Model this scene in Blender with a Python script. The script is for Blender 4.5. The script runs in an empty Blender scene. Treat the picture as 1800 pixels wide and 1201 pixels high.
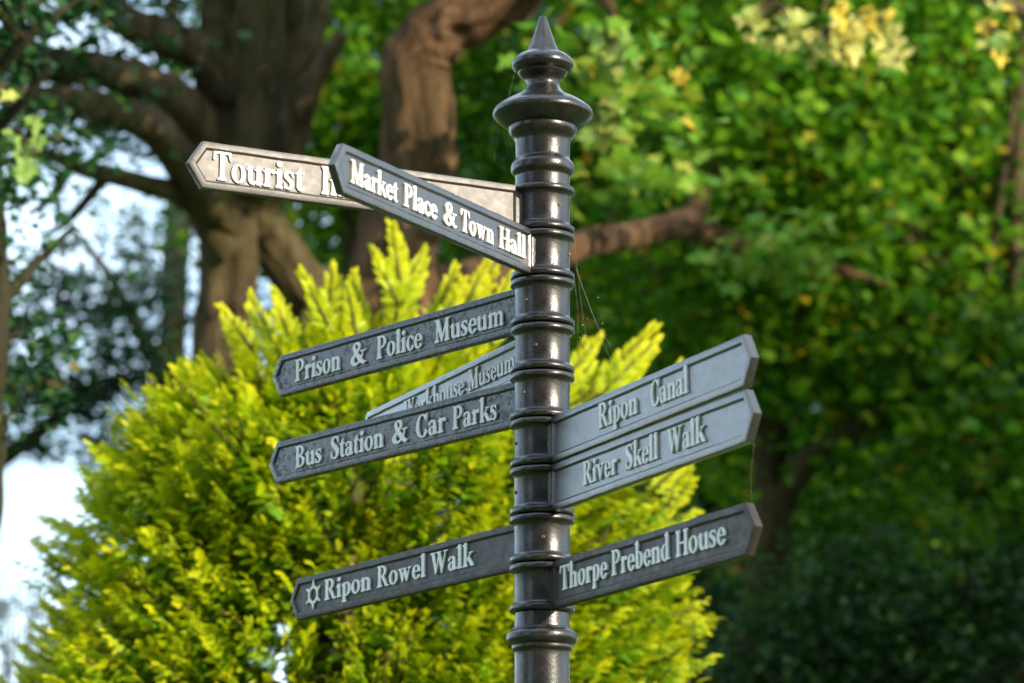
import bpy, math, random
import numpy as np
from mathutils import Vector, Matrix, noise
R = math.radians
sc = bpy.context.scene
COL = sc.collection
random.seed(7); rng = np.random.default_rng(7)

# ------------------------------------------------------------------ camera
U = 0.12                                   # one sleeve of the signpost, metres
CAMZ = 1.60
F_PX, PITCH, ROLL = 5527.64, R(12.7808), 0.0035
cd = bpy.data.cameras.new('camera'); cam = bpy.data.objects.new('camera', cd); COL.objects.link(cam)
cd.sensor_width = 36; cd.lens = F_PX/1800*36
cd.clip_start = .5; cd.clip_end = 3000
cam.matrix_world = Matrix.Translation((0, 0, CAMZ)) @ Matrix.Rotation(R(90)+PITCH, 4, 'X') @ Matrix.Rotation(ROLL, 4, 'Z')
cd.dof.use_dof = True
cd.dof.focus_distance = 63.9*U*1.04
cd.dof.aperture_fstop = 3.1
cd.dof.aperture_blades = 0
sc.camera = cam

# ------------------------------------------------------------------ sky + sun
SUN_AZ, SUN_EL = R(128), R(20)             # azimuth clockwise from +Y
w = bpy.data.worlds.new("World"); sc.world = w; w.use_nodes = True
nt = w.node_tree; N = nt.nodes; N.clear(); Lk = nt.links
out = N.new('ShaderNodeOutputWorld'); bg = N.new('ShaderNodeBackground'); Lk.new(bg.outputs[0], out.inputs[0])
sky = N.new('ShaderNodeTexSky'); sky.sky_type = 'NISHITA'; sky.sun_disc = False
sky.sun_elevation = SUN_EL; sky.sun_rotation = SUN_AZ; sky.air_density = 1.0; sky.dust_density = .6; sky.ozone_density = 1.5
tc = N.new('ShaderNodeTexCoord'); mp = N.new('ShaderNodeMapping'); mp.inputs['Scale'].default_value = (1, 1, 2.2); mp.inputs['Location'].default_value = (.35, .1, 0)
nz = N.new('ShaderNodeTexNoise'); nz.inputs['Scale'].default_value = 2.6; nz.inputs['Detail'].default_value = 8; nz.inputs['Roughness'].default_value = .6
cr = N.new('ShaderNodeValToRGB'); cr.color_ramp.elements[0].position = .40; cr.color_ramp.elements[1].position = .62
Lk.new(tc.outputs['Generated'], mp.inputs[0]); Lk.new(mp.outputs[0], nz.inputs['Vector']); Lk.new(nz.outputs['Fac'], cr.inputs[0])
mx = N.new('ShaderNodeMix'); mx.data_type = 'RGBA'
Lk.new(cr.outputs[0], mx.inputs['Factor']); Lk.new(sky.outputs[0], mx.inputs['A']); mx.inputs['B'].default_value = (10.5, 13.0, 15.2, 1)
Lk.new(mx.outputs['Result'], bg.inputs[0]); bg.inputs[1].default_value = 0.15
sd = bpy.data.lights.new('sun', 'SUN'); sd.energy = 5.0; sd.angle = R(.53); sd.color = (1, .84, .63)
so = bpy.data.objects.new('sun', sd); COL.objects.link(so)
sdir = Vector((math.sin(SUN_AZ)*math.cos(SUN_EL), math.cos(SUN_AZ)*math.cos(SUN_EL), math.sin(SUN_EL)))
so.rotation_euler = sdir.to_track_quat('Z', 'Y').to_euler(); so.location = (12, -8, 14)
vs = sc.view_settings; sc.display_settings.display_device = 'sRGB'
vs.view_transform = 'Standard'; vs.look = 'None'; vs.gamma = 1; vs.exposure = 0.76; vs.use_curve_mapping = False
sc.cycles.use_denoising = True
sc.cycles.max_bounces = 8; sc.cycles.diffuse_bounces = 3; sc.cycles.glossy_bounces = 3; sc.cycles.transmission_bounces = 4
sc.cycles.sample_clamp_indirect = 6

# ------------------------------------------------------------------ helpers
def at(px, py, dep):
    """a point of the place: dep metres along the optical axis"""
    x = (px-900)/F_PX*dep; v = (600.5-py)/F_PX*dep
    c, s = math.cos(PITCH), math.sin(PITCH)
    return Vector((x, dep*c - v*s, CAMZ + dep*s + v*c))
def tag(o, label=None, cat=None, group=None, kind=None):
    if label: o['label'] = label
    if cat: o['category'] = cat
    if group: o['group'] = group
    if kind: o['kind'] = kind
    return o
def empty(name, loc):
    o = bpy.data.objects.new(name, None); COL.objects.link(o); o.location = loc; o.empty_display_size = .2
    return o
def link(name, me, mat=None, parent=None, mw=None, smooth=True, sharp=0):
    o = bpy.data.objects.new(name, me); COL.objects.link(o)
    if mat is not None and not me.materials: me.materials.append(mat)
    if smooth: me.polygons.foreach_set('use_smooth', [True]*len(me.polygons)); me.update()
    if sharp: me.set_sharp_from_angle(angle=R(sharp))
    if parent is not None:
        o.parent = parent
        o.matrix_parent_inverse = parent_world(parent).inverted()
    if mw is not None: o.matrix_basis = mw
    return o
def parent_world(p):
    m = p.matrix_basis.copy()
    if p.parent: m = parent_world(p.parent) @ p.matrix_parent_inverse @ m
    return m
def mesh_from(vs_, fs): 
    me = bpy.data.meshes.new('m'); me.from_pydata([tuple(v) for v in vs_], [], fs); me.update(); return me
def mesh_np(verts, faces_flat, nper, name='m'):
    me = bpy.data.meshes.new(name); nf = len(faces_flat)//nper
    me.vertices.add(len(verts)); me.vertices.foreach_set('co', np.asarray(verts, np.float32).ravel())
    me.loops.add(len(faces_flat)); me.loops.foreach_set('vertex_index', np.asarray(faces_flat, np.int32))
    me.polygons.add(nf); me.polygons.foreach_set('loop_start', np.arange(nf, dtype=np.int32)*nper)
    me.update(calc_edges=True); return me
def lathe(prof, seg=72, mod=None):
    v, f = [], []
    for (z, r) in prof:
        for k in range(seg):
            a = 2*math.pi*k/seg
            v.append((r*math.cos(a), r*math.sin(a), z))
    n = len(prof)
    for i in range(n-1):
        for k in range(seg):
            a, b = i*seg+k, i*seg+(k+1) % seg
            f.append((a, b, b+seg, a+seg) if prof[1][0] > prof[0][0] else (a, a+seg, b+seg, b))
    return v, f

# ------------------------------------------------------------------ materials
def mat(name):
    m = bpy.data.materials.new(name); m.use_nodes = True
    return m, m.node_tree.nodes, m.node_tree.links, m.node_tree.nodes['Principled BSDF']
def noise_n(n, l, scale, detail=4, rough=.55, coord='Object', vec=None, stretch=None):
    t = n.new('ShaderNodeTexNoise'); t.inputs['Scale'].default_value = scale; t.inputs['Detail'].default_value = detail; t.inputs['Roughness'].default_value = rough
    c = n.new('ShaderNodeTexCoord')
    src = c.outputs[coord]
    if stretch:
        m = n.new('ShaderNodeMapping'); m.inputs['Scale'].default_value = stretch; l.new(src, m.inputs[0]); src = m.outputs[0]
    l.new(src, t.inputs['Vector']); return t
def ramp(n, l, src, stops):
    r = n.new('ShaderNodeValToRGB'); e = r.color_ramp.elements
    while len(e) < len(stops): e.new(.5)
    for k, (p, c) in enumerate(stops):
        e[k].position = p; e[k].color = (c, c, c, 1) if not isinstance(c, tuple) else (*c, 1)
    l.new(src, r.inputs[0]); return r.outputs[0]
def mixc(n, l, fac, a, b):
    m = n.new('ShaderNodeMix'); m.data_type = 'RGBA'
    for s, v in (('Factor', fac), ('A', a), ('B', b)):
        if hasattr(v, 'links'): l.new(v, m.inputs[s])
        elif isinstance(v, tuple): m.inputs[s].default_value = (*v, 1)
        else: m.inputs[s].default_value = v
    return m.outputs['Result']
def bump(n, l, srcs, bs):
    prev = None
    for (src, st, d) in srcs:
        b = n.new('ShaderNodeBump'); b.inputs['Strength'].default_value = st; b.inputs['Distance'].default_value = d
        l.new(src, b.inputs['Height'])
        if prev: l.new(prev, b.inputs['Normal'])
        prev = b.outputs[0]
    l.new(prev, bs.inputs['Normal'])

def paint(name, base, base2, rough, fine, drips=0, dust=.35, white=False, coat=.5, spec=.55):
    m, n, l, b = mat(name)
    big = noise_n(n, l, 9, 5); fn = noise_n(n, l, 170, 3, .5); fn2 = noise_n(n, l, 520, 2)
    col = mixc(n, l, ramp(n, l, big.outputs['Fac'], [(.35, 0.), (.68, 1.)]), base, base2)
    # dried specks and thin dust of its own
    v = n.new('ShaderNodeTexVoronoi'); v.inputs['Scale'].default_value = 95 if not white else 60
    tcx = n.new('ShaderNodeTexCoord'); l.new(tcx.outputs['Object'], v.inputs['Vector'])
    sp = ramp(n, l, v.outputs['Distance'], [(.03, 1.), (.10, 0.)])
    sel = n.new('ShaderNodeMath'); sel.operation = 'GREATER_THAN'; sel.inputs[1].default_value = .80
    sx = n.new('ShaderNodeSeparateColor'); l.new(v.outputs['Color'], sx.inputs[0]); l.new(sx.outputs[0], sel.inputs[0])
    ml = n.new('ShaderNodeMath'); ml.operation = 'MULTIPLY'; l.new(sp, ml.inputs[0]); l.new(sel.outputs[0], ml.inputs[1])
    ml2 = n.new('ShaderNodeMath'); ml2.operation = 'MULTIPLY'; l.new(ml.outputs[0], ml2.inputs[0]); ml2.inputs[1].default_value = .75 if not white else .5
    col = mixc(n, l, ml2.outputs[0], col, (.22, .18, .13) if not white else (.12, .10, .08))
    if dust:
        dn = noise_n(n, l, 28, 6, .7)
        df = ramp(n, l, dn.outputs['Fac'], [(.48, 0.), (.75, dust)])
        col = mixc(n, l, df, col, (.060, .045, .030) if not white else (.35, .33, .30))
    l.new(col, b.inputs['Base Color'])
    rr = noise_n(n, l, 40, 4)
    mr = n.new('ShaderNodeMapRange'); mr.inputs['From Min'].default_value = .3; mr.inputs['From Max'].default_value = .7
    mr.inputs['To Min'].default_value = rough-.07; mr.inputs['To Max'].default_value = rough+.10
    l.new(rr.outputs['Fac'], mr.inputs['Value']); l.new(mr.outputs[0], b.inputs['Roughness'])
    b.inputs['Specular IOR Level'].default_value = spec if not white else .6
    if white: b.inputs['Coat Weight'].default_value = .5; b.inputs['Coat Roughness'].default_value = .38
    if not white and coat: b.inputs['Coat Weight'].default_value = coat; b.inputs['Coat Roughness'].default_value = rough*.9
    sr = [(big.outputs['Fac'], .5, .004), (fn.outputs['Fac'], fine, .0016), (fn2.outputs['Fac'], fine*.5, .0006)]
    if drips:
        dr = noise_n(n, l, 55, 5, .7)
        sr.append((ramp(n, l, dr.outputs['Fac'], [(.55, 0.), (.60, 1.)]), drips, .0022))
    bump(n, l, sr, b)
    return m
M = {}
M['paint'] = paint('black_gloss_paint', (.006, .0055, .005), (.011, .009, .008), .29, .34, coat=.15, spec=.5)
M['panel'] = paint('black_sign_paint', (.018, .016, .016), (.028, .024, .023), .46, .40, coat=.9, spec=.6)
M['panel_satin'] = paint('worn_satin_sign_paint', (.024, .020, .017), (.034, .028, .024), .50, .5, coat=.45, spec=.5)
M['panel_gloss'] = paint('glossy_sign_paint', (.012, .012, .013), (.022, .020, .020), .31, .9, coat=.65, spec=.75)
M['panel_matte'] = paint('matt_brown_black_sign_paint', (.022, .016, .013), (.030, .022, .018), .48, .30, coat=0, spec=.35)
M['panel_rough'] = paint('flaked_black_sign_paint', (.008, .008, .009), (.015, .014, .014), .22, .9, drips=2.2, coat=.2, spec=.5)
M['white'] = paint('aged_white_paint', (.72, .70, .68), (.60, .59, .58), .5, .5, dust=.25, white=True)
M['screw'] = paint('set_screw_paint', (.05, .042, .035), (.12, .09, .06), .35, .6)

def bark(name, c1, c2, moss, mossamt, bstr=1.0):
    m, n, l, b = mat(name)
    a = noise_n(n, l, 3.0, 8, .65, stretch=(3.2, 3.2, .55)); c = noise_n(n, l, 16, 6, .7, stretch=(2.5, 2.5, .6)); g = noise_n(n, l, 1.1, 6, .6)
    col = mixc(n, l, ramp(n, l, a.outputs['Fac'], [(.38, 0.), (.62, 1.)]), c1, c2)
    col = mixc(n, l, ramp(n, l, c.outputs['Fac'], [(.36, .55), (.5, 0.)]), col, tuple(x*.35 for x in c1))
    if mossamt: col = mixc(n, l, ramp(n, l, g.outputs['Fac'], [(.40, 0.), (.62, mossamt)]), col, moss)
    l.new(col, b.inputs['Base Color']); b.inputs['Roughness'].default_value = .9; b.inputs['Specular IOR Level'].default_value = .15
    bump(n, l, [(a.outputs['Fac'], bstr, .08), (c.outputs['Fac'], bstr, .03)], b)
    return m
M['bark_a'] = bark('mossy_grey_bark', (.085, .056, .035), (.24, .165, .100), (.105, .11, .03), .6, 1.6)
M['bark_b'] = bark('fissured_brown_bark', (.10, .054, .028), (.28, .165, .088), (.10, .09, .03), .3, 1.7)
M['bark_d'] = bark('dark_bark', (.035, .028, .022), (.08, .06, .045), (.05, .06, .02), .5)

def leafmat(name, cols, trans=.45, rough=.5, age=None, hueclump=2.0):
    m, n, l, b = mat(name)
    geo = n.new('ShaderNodeNewGeometry')
    r = n.new('ShaderNodeValToRGB'); e = r.color_ramp.elements
    while len(e) < len(cols): e.new(.5)
    for k, (p, c) in enumerate(cols): e[k].position = p; e[k].color = (*c, 1)
    l.new(geo.outputs['Random Per Island'], r.inputs[0]); col = r.outputs[0]
    if age:
        at_ = n.new('ShaderNodeAttribute'); at_.attribute_name = 'age'
        col = mixc(n, l, at_.outputs['Fac'], age, col)
    cl = noise_n(n, l, hueclump, 3)
    hs = n.new('ShaderNodeHueSaturation'); l.new(col, hs.inputs['Color'])
    mr = n.new('ShaderNodeMapRange'); mr.inputs['From Min'].default_value = .3; mr.inputs['From Max'].default_value = .7; mr.inputs['To Min'].default_value = .485; mr.inputs['To Max'].default_value = .512
    l.new(cl.outputs['Fac'], mr.inputs['Value']); l.new(mr.outputs[0], hs.inputs['Hue']); col = hs.outputs[0]
    l.new(col, b.inputs['Base Color']); b.inputs['Roughness'].default_value = rough; b.inputs['Specular IOR Level'].default_value = .25
    tr = n.new('ShaderNodeBsdfTranslucent'); l.new(col, tr.inputs[0])
    ms = n.new('ShaderNodeMixShader'); ms.inputs[0].default_value = trans
    o = n['Material Output']; l.new(b.outputs[0], ms.inputs[1]); l.new(tr.outputs[0], ms.inputs[2]); l.new(ms.outputs[0], o.inputs[0])
    return m
M['leaf'] = leafmat('sycamore_leaf', [(0, (.035, .13, .005)), (.5, (.085, .24, .007)), (.88, (.19, .37, .010)), (.965, (.32, .38, .015)), (.993, (.50, .34, .02)), (1, (.40, .14, .02))], trans=.5)
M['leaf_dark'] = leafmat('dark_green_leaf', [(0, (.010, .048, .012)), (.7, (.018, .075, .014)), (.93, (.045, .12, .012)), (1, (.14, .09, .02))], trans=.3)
M['leaf_shade'] = leafmat('shade_toned_leaf', [(0, (.009, .034, .006)), (.7, (.018, .060, .008)), (1, (.06, .12, .01))], trans=.1, rough=.55)  # very dark leaf colour, paints the deep shade low on the right
M['leaf_pale'] = leafmat('pale_turning_leaf', [(0, (.28, .38, .06)), (.55, (.42, .46, .09)), (.85, (.60, .50, .08)), (1, (.68, .42, .05))], trans=.4)
M['leaf_lime'] = leafmat('lime_leaf', [(0, (.10, .26, .02)), (.6, (.17, .33, .02)), (1, (.30, .32, .03))], trans=.4)
M['conifer'] = leafmat('golden_cypress_spray', [(0, (.56, .60, .006)), (.5, (.68, .68, .007)), (1, (.78, .72, .010))], trans=.45, age=(.15, .34, .008), hueclump=5)
m, n, l, b = mat('lawn_grass'); g1 = noise_n(n, l, 40, 6); l.new(mixc(n, l, ramp(n, l, g1.outputs['Fac'], [(.35, 0.), (.65, 1.)]), (.035, .07, .015), (.07, .12, .025)), b.inputs['Base Color']); b.inputs['Roughness'].default_value = .9; M['grass'] = m
m, n, l, b = mat('spider_silk'); b.inputs['Base Color'].default_value = (.8, .78, .7, 1); b.inputs['Roughness'].default_value = .3; M['silk'] = m

# ------------------------------------------------------------------ ground
gm = mesh_from([(-600, -600, 0), (600, -600, 0), (600, 600, 0), (-600, 600, 0)], [(0, 1, 2, 3)])
tag(link('ground', gm, M['grass']), 'mown green lawn under the trees', kind='structure')

# ------------------------------------------------------------------ lettering (drawn from strokes, contoured, cast proud)
class G:
    def __init__(s, wd): s.w = wd; s.p = []; s.n = []
    def add(s, f): s.p.append(f); return s
    def cut(s, f): s.n.append(f); return s
def poly(pts, rd=.0):
    P = np.array(pts, float)
    def f(x, y):
        d = np.full(x.shape, 1e9); ins = np.zeros(x.shape, bool)
        for i in range(len(P)):
            a, b = P[i], P[(i+1) % len(P)]; e = b-a; wx, wy = x-a[0], y-a[1]
            t = np.clip((wx*e[0]+wy*e[1])/(e@e+1e-12), 0, 1)
            d = np.minimum(d, np.hypot(wx-e[0]*t, wy-e[1]*t))
            c = ((a[1] <= y) != (b[1] <= y)) & (x < (b[0]-a[0])*(y-a[1])/(b[1]-a[1]+1e-12)+a[0])
            ins ^= c
        return np.where(ins, -d, d)-rd
    return f
def box(x0, y0, x1, y1): return poly([(x0, y0), (x1, y0), (x1, y1), (x0, y1)])
def brush(pts, sub=14):
    P = np.array(pts, float); Q = []
    for i in range(len(P)-1):
        p0, p1, p2, p3 = P[max(i-1, 0)], P[i], P[i+1], P[min(i+2, len(P)-1)]
        for k in range(sub):
            t = k/sub
            Q.append(.5*((2*p1)+(-p0+p2)*t+(2*p0-5*p1+4*p2-p3)*t*t+(-p0+3*p1-3*p2+p3)*t**3))
    Q.append(P[-1])
    def f(x, y):
        d = np.full(x.shape, 1e9)
        for q in Q: d = np.minimum(d, np.hypot(x-q[0], y-q[1])-q[2])
        return d
    return f
def ell(cx, cy, rx, ry):
    return lambda x, y: (np.hypot((x-cx)/rx, (y-cy)/ry)-1)*min(rx, ry)
def ring(cx, cy, rx, ry, tx, ty, xmin=None, xmax=None):
    o, i = ell(cx, cy, rx, ry), ell(cx, cy, rx-tx, ry-ty)
    def f(x, y):
        d = np.maximum(o(x, y), -i(x, y))
        if xmin is not None: d = np.maximum(d, xmin-x)
        if xmax is not None: d = np.maximum(d, x-xmax)
        return d
    return f
SW, TH = .165, .06                          # stem and thin widths, cap height = 1
XH, AS, DS = .64, 1.08, -.30
def ser(g, xc, y, hw=.145, up=True, th=.055):
    s = 1 if up else -1
    g.add(poly([(xc-hw, y), (xc+hw, y), (xc+hw, y+s*th*.7), (xc+SW*.5, y+s*th*2.2), (xc-SW*.5, y+s*th*2.2), (xc-hw, y+s*th*.7)]))
def flag(g, x, y, w_=SW):                    # slanted head serif of lower-case stems
    g.add(poly([(x-.10, y-.105), (x+w_, y+.01), (x+w_, y-.14), (x, y-.16)]))
def stem(g, x, y0, y1, w_=SW): g.add(box(x, y0, x+w_, y1))
GL = {}
def glyph(ch, wd):
    g = G(wd); GL[ch] = g; return g
g = glyph('T', .70); stem(g, .27, 0, 1); ser(g, .352, 0, .17); g.add(box(.02, .93, .685, 1)); g.add(poly([(.0, .70), (.05, .70), (.12, .93), (.02, 1)])); g.add(poly([(.705, .70), (.655, .70), (.585, .93), (.685, 1)]))
g = glyph('I', .38); stem(g, .11, 0, 1); ser(g, .192, 0); ser(g, .192, 1, up=False)
g = glyph('H', .80); stem(g, .09, 0, 1); stem(g, .55, 0, 1); g.add(box(.2, .47, .6, .54))
for x in (.172, .632): ser(g, x, 0); ser(g, x, 1, up=False)
g = glyph('M', .98); g.add(poly([(.13, 0), (.19, 0), (.26, .95), (.15, 1)])); stem(g, .70, 0, 1); ser(g, .165, 0, .12); ser(g, .782, 0)
g.add(poly([(.08, 1), (.28, 1), (.53, .28), (.47, .0), (.43, 0)])); g.add(poly([(.43, 0), (.49, .0), (.86, 1), (.73, 1)])); g.add(box(.04, .94, .26, 1)); g.add(box(.74, .94, .93, 1))
g = glyph('P', .66); stem(g, .09, 0, 1); ser(g, .172, 0, .16); g.add(box(.03, .94, .35, 1)); g.add(ring(.30, .72, .32, .28, .155, .065, xmin=.24)); g.add(box(.2, .44, .32, .50))
g = glyph('R', .76); stem(g, .09, 0, 1); ser(g, .172, 0, .15); g.add(box(.03, .94, .35, 1)); g.add(ring(.30, .73, .30, .27, .15, .065, xmin=.24)); g.add(box(.2, .46, .34, .52)); g.add(poly([(.28, .50), (.44, .52), (.66, .06), (.76, .05), (.76, 0), (.56, 0)]))
g = glyph('B', .68); stem(g, .09, 0, 1); g.add(box(.03, .94, .35, 1)); g.add(box(.03, 0, .35, .06)); g.add(ring(.28, .755, .29, .245, .145, .06, xmin=.24)); g.add(ring(.28, .27, .35, .27, .16, .06, xmin=.24)); g.add(box(.2, .49, .34, .55))
g = glyph('C', .72); g.add(ring(.38, .5, .345, .52, .165, .06)); g.cut(poly([(.45, .5), (.6, .84), (1, .84), (1, .16), (.66, .2)])); g.add(poly([(.58, .92), (.61, .66), (.66, .66), (.67, 1.02), (.62, 1.0)])); g.add(brush([(.38, .01, .035), (.52, .04, .035), (.66, .20, .025)]))
g = glyph('S', .58); g.add(brush([(.47, .80, .03), (.42, .93, .035), (.29, .975, .035), (.14, .91, .06), (.115, .77, .085), (.20, .62, .095), (.34, .49, .10), (.44, .36, .095), (.445, .19, .085), (.36, .06, .06), (.24, .02, .035), (.12, .08, .03), (.06, .24, .028)])); g.add(poly([(.455, 1.0), (.49, 1.0), (.51, .70), (.475, .70)])); g.add(poly([(.03, 0), (.07, 0), (.08, .33), (.045, .33)]))
g = glyph('W', 1.06)
for x in (.07, .43): g.add(poly([(x, 1), (x+.17, 1), (x+.335, .18), (x+.27, 0), (x+.235, 0)]))
for x in (.27, .63): g.add(poly([(x+.035, 0), (x+.09, 0), (x+.31, 1), (x+.25, 1)]))
for x, h in ((.155, .155), (.515, .14), (.92, .11)): g.add(box(x-h, .945, x+h, 1))
g = glyph('a', .53); g.add(brush([(.08, .49, .055), (.13, .58, .045), (.24, .61, .035), (.34, .56, .06), (.365, .45, .08)])); g.add(box(.285, .1, .445, .48)); g.add(brush([(.365, .13, .08), (.40, .05, .06), (.51, .06, .022)])); g.add(ring(.22, .185, .19, .205, .13, .055, xmax=.33)); g.add(box(.2, .33, .33, .385))
g = glyph('b', .60); stem(g, .09, .03, AS); flag(g, .09, AS); g.add(ring(.30, .32, .27, .335, .155, .06, xmin=.17)); g.add(poly([(.09, 0), (.12, 0), (.22, .06), (.2, .12), (.09, .12)]))
g = glyph('c', .50); g.add(ring(.28, .315, .25, .335, .155, .06)); g.cut(poly([(.30, .33), (.40, .56), (.9, .6), (.9, .10), (.42, .16)])); g.add(brush([(.43, .50, .06), (.40, .54, .05)])); g.add(brush([(.28, .015, .03), (.38, .03, .03), (.48, .13, .022)]))
g = glyph('d', .62); stem(g, .345, .05, AS); flag(g, .345, AS); g.add(ring(.30, .315, .27, .335, .155, .06, xmax=.44)); g.add(poly([(.345, 0), (.6, .04), (.6, .08), (.51, .10), (.345, .10)]))
g = glyph('e', .52); g.add(ring(.28, .315, .25, .335, .155, .06)); g.cut(poly([(.26, .32), (.9, .32), (.9, .10), (.43, .16)])); g.add(box(.12, .325, .505, .375)); g.add(brush([(.28, .015, .03), (.38, .03, .03), (.49, .14, .022)]))
g = glyph('f', .38); stem(g, .11, 0, .9); ser(g, .192, 0, .14); g.add(box(.03, .58, .34, .64)); g.add(brush([(.192, .86, .08), (.24, 1.02, .05), (.34, 1.03, .045), (.38, .98, .05)]))
g = glyph('h', .66); stem(g, .09, 0, AS); flag(g, .09, AS); ser(g, .172, 0, .13); stem(g, .42, 0, .45, .155); ser(g, .497, 0, .13); g.add(brush([(.24, .50, .03), (.32, .58, .04), (.42, .58, .06), (.495, .48, .078), (.497, .4, .078)]))
g = glyph('i', .34); stem(g, .09, 0, XH); flag(g, .09, XH); ser(g, .172, 0, .135); g.add(ell(.172, .86, .10, .10))
g = glyph('k', .66); stem(g, .09, 0, AS); flag(g, .09, AS); ser(g, .172, 0, .13); g.add(poly([(.22, .27), (.27, .25), (.53, .59), (.46, .61)])); g.add(poly([(.28, .36), (.42, .42), (.64, .05), (.69, .04), (.69, 0), (.49, 0)])); g.add(box(.38, .585, .62, .64))
g = glyph('l', .34); stem(g, .09, 0, AS); flag(g, .09, AS); ser(g, .172, 0, .135)
g = glyph('m', .98); stem(g, .09, 0, XH); flag(g, .09, XH); ser(g, .172, 0, .125)
for o_ in (0, .325): g.add(brush([(.24+o_, .50, .03), (.31+o_, .58, .04), (.41+o_, .58, .06), (.487+o_, .48, .075), (.49+o_, .4, .075)])); stem(g, .415+o_, 0, .45, .15); ser(g, .49+o_, 0, .12)
g = glyph('n', .66); stem(g, .09, 0, XH); flag(g, .09, XH); ser(g, .172, 0, .13); stem(g, .42, 0, .45, .155); ser(g, .497, 0, .13); g.add(brush([(.24, .50, .03), (.32, .58, .04), (.42, .58, .06), (.495, .48, .078), (.497, .4, .078)]))
g = glyph('o', .58); g.add(ring(.29, .315, .27, .335, .155, .06))
g = glyph('p', .60); stem(g, .09, DS, XH-.02); flag(g, .09, XH); ser(g, .172, DS, .14); g.add(ring(.30, .315, .27, .335, .155, .06, xmin=.17))
g = glyph('r', .47); stem(g, .09, 0, XH); flag(g, .09, XH); ser(g, .172, 0, .14); g.add(brush([(.23, .45, .03), (.30, .56, .05), (.38, .565, .07), (.41, .53, .065)]))
g = glyph('s', .44); g.add(brush([(.35, .50, .025), (.30, .595, .03), (.21, .61, .03), (.11, .55, .055), (.10, .45, .068), (.20, .36, .075), (.31, .26, .075), (.335, .15, .068), (.27, .05, .05), (.17, .025, .03), (.08, .07, .025), (.05, .17, .025)])); g.add(poly([(.345, .65), (.37, .65), (.38, .43), (.355, .43)])); g.add(poly([(.03, 0), (.06, 0), (.065, .22), (.035, .22)]))
g = glyph('t', .38); g.add(box(.09, .1, .25, .66)); g.add(poly([(.0, .58), (.09, .64), (.22, .84), (.25, .84), (.25, .64), (.37, .64), (.37, .58)])); g.add(brush([(.17, .13, .08), (.21, .055, .06), (.29, .03, .035), (.36, .08, .022)]))
g = glyph('u', .66); stem(g, .08, .15, XH, .155); flag(g, .08, XH, .155); g.add(brush([(.158, .22, .078), (.17, .13, .075), (.24, .055, .055), (.33, .055, .04), (.42, .13, .03)])); stem(g, .415, 0, XH, .155); flag(g, .415, XH, .155); g.add(poly([(.5, .0), (.64, .04), (.64, .08), (.5, .1)]))
g = glyph('v', .60); g.add(poly([(.06, .64), (.22, .64), (.36, .18), (.31, 0), (.27, 0)])); g.add(poly([(.27, 0), (.33, 0), (.53, .64), (.46, .64)])); g.add(box(.0, .59, .27, .64)); g.add(box(.38, .59, .60, .64))
g = glyph('w', .86)
for x in (.06, .33): g.add(poly([(x, .64), (x+.155, .64), (x+.28, .18), (x+.23, 0), (x+.19, 0)]))
for x in (.23, .50): g.add(poly([(x+.02, 0), (x+.08, 0), (x+.25, .64), (x+.185, .64)]))
for x, h in ((.13, .13), (.40, .12), (.73, .10)): g.add(box(x-h, .59, x+h, .64))
g = glyph('&', .82); g.add(brush([(.66, .56, .03), (.58, .30, .035), (.44, .10, .045), (.26, .03, .06), (.12, .12, .085), (.11, .28, .085), (.22, .45, .06), (.38, .60, .045), (.46, .76, .06), (.42, .92, .06), (.31, .975, .04), (.20, .90, .055), (.19, .76, .07), (.27, .58, .08), (.42, .34, .09), (.57, .14, .085), (.68, .04, .06), (.79, .08, .03)])); g.add(box(.52, .565, .80, .615))
g = glyph('@', 1.0); g.add(ring(.5, .5, .30, .30, .085, .085))
for k in range(6):
    a = R(90+60*k); ca, sa = math.cos(a), math.sin(a)
    g.add(poly([(.5+ca*.26-sa*.10, .5+sa*.26+ca*.10), (.5+ca*.31-sa*.05, .5+sa*.31+ca*.05), (.5+ca*.50-sa*.012, .5+sa*.50+ca*.012), (.5+ca*.50+sa*.012, .5+sa*.50-ca*.012), (.5+ca*.31+sa*.05, .5+sa*.31-ca*.05), (.5+ca*.26+sa*.10, .5+sa*.26-ca*.10)]))

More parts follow.
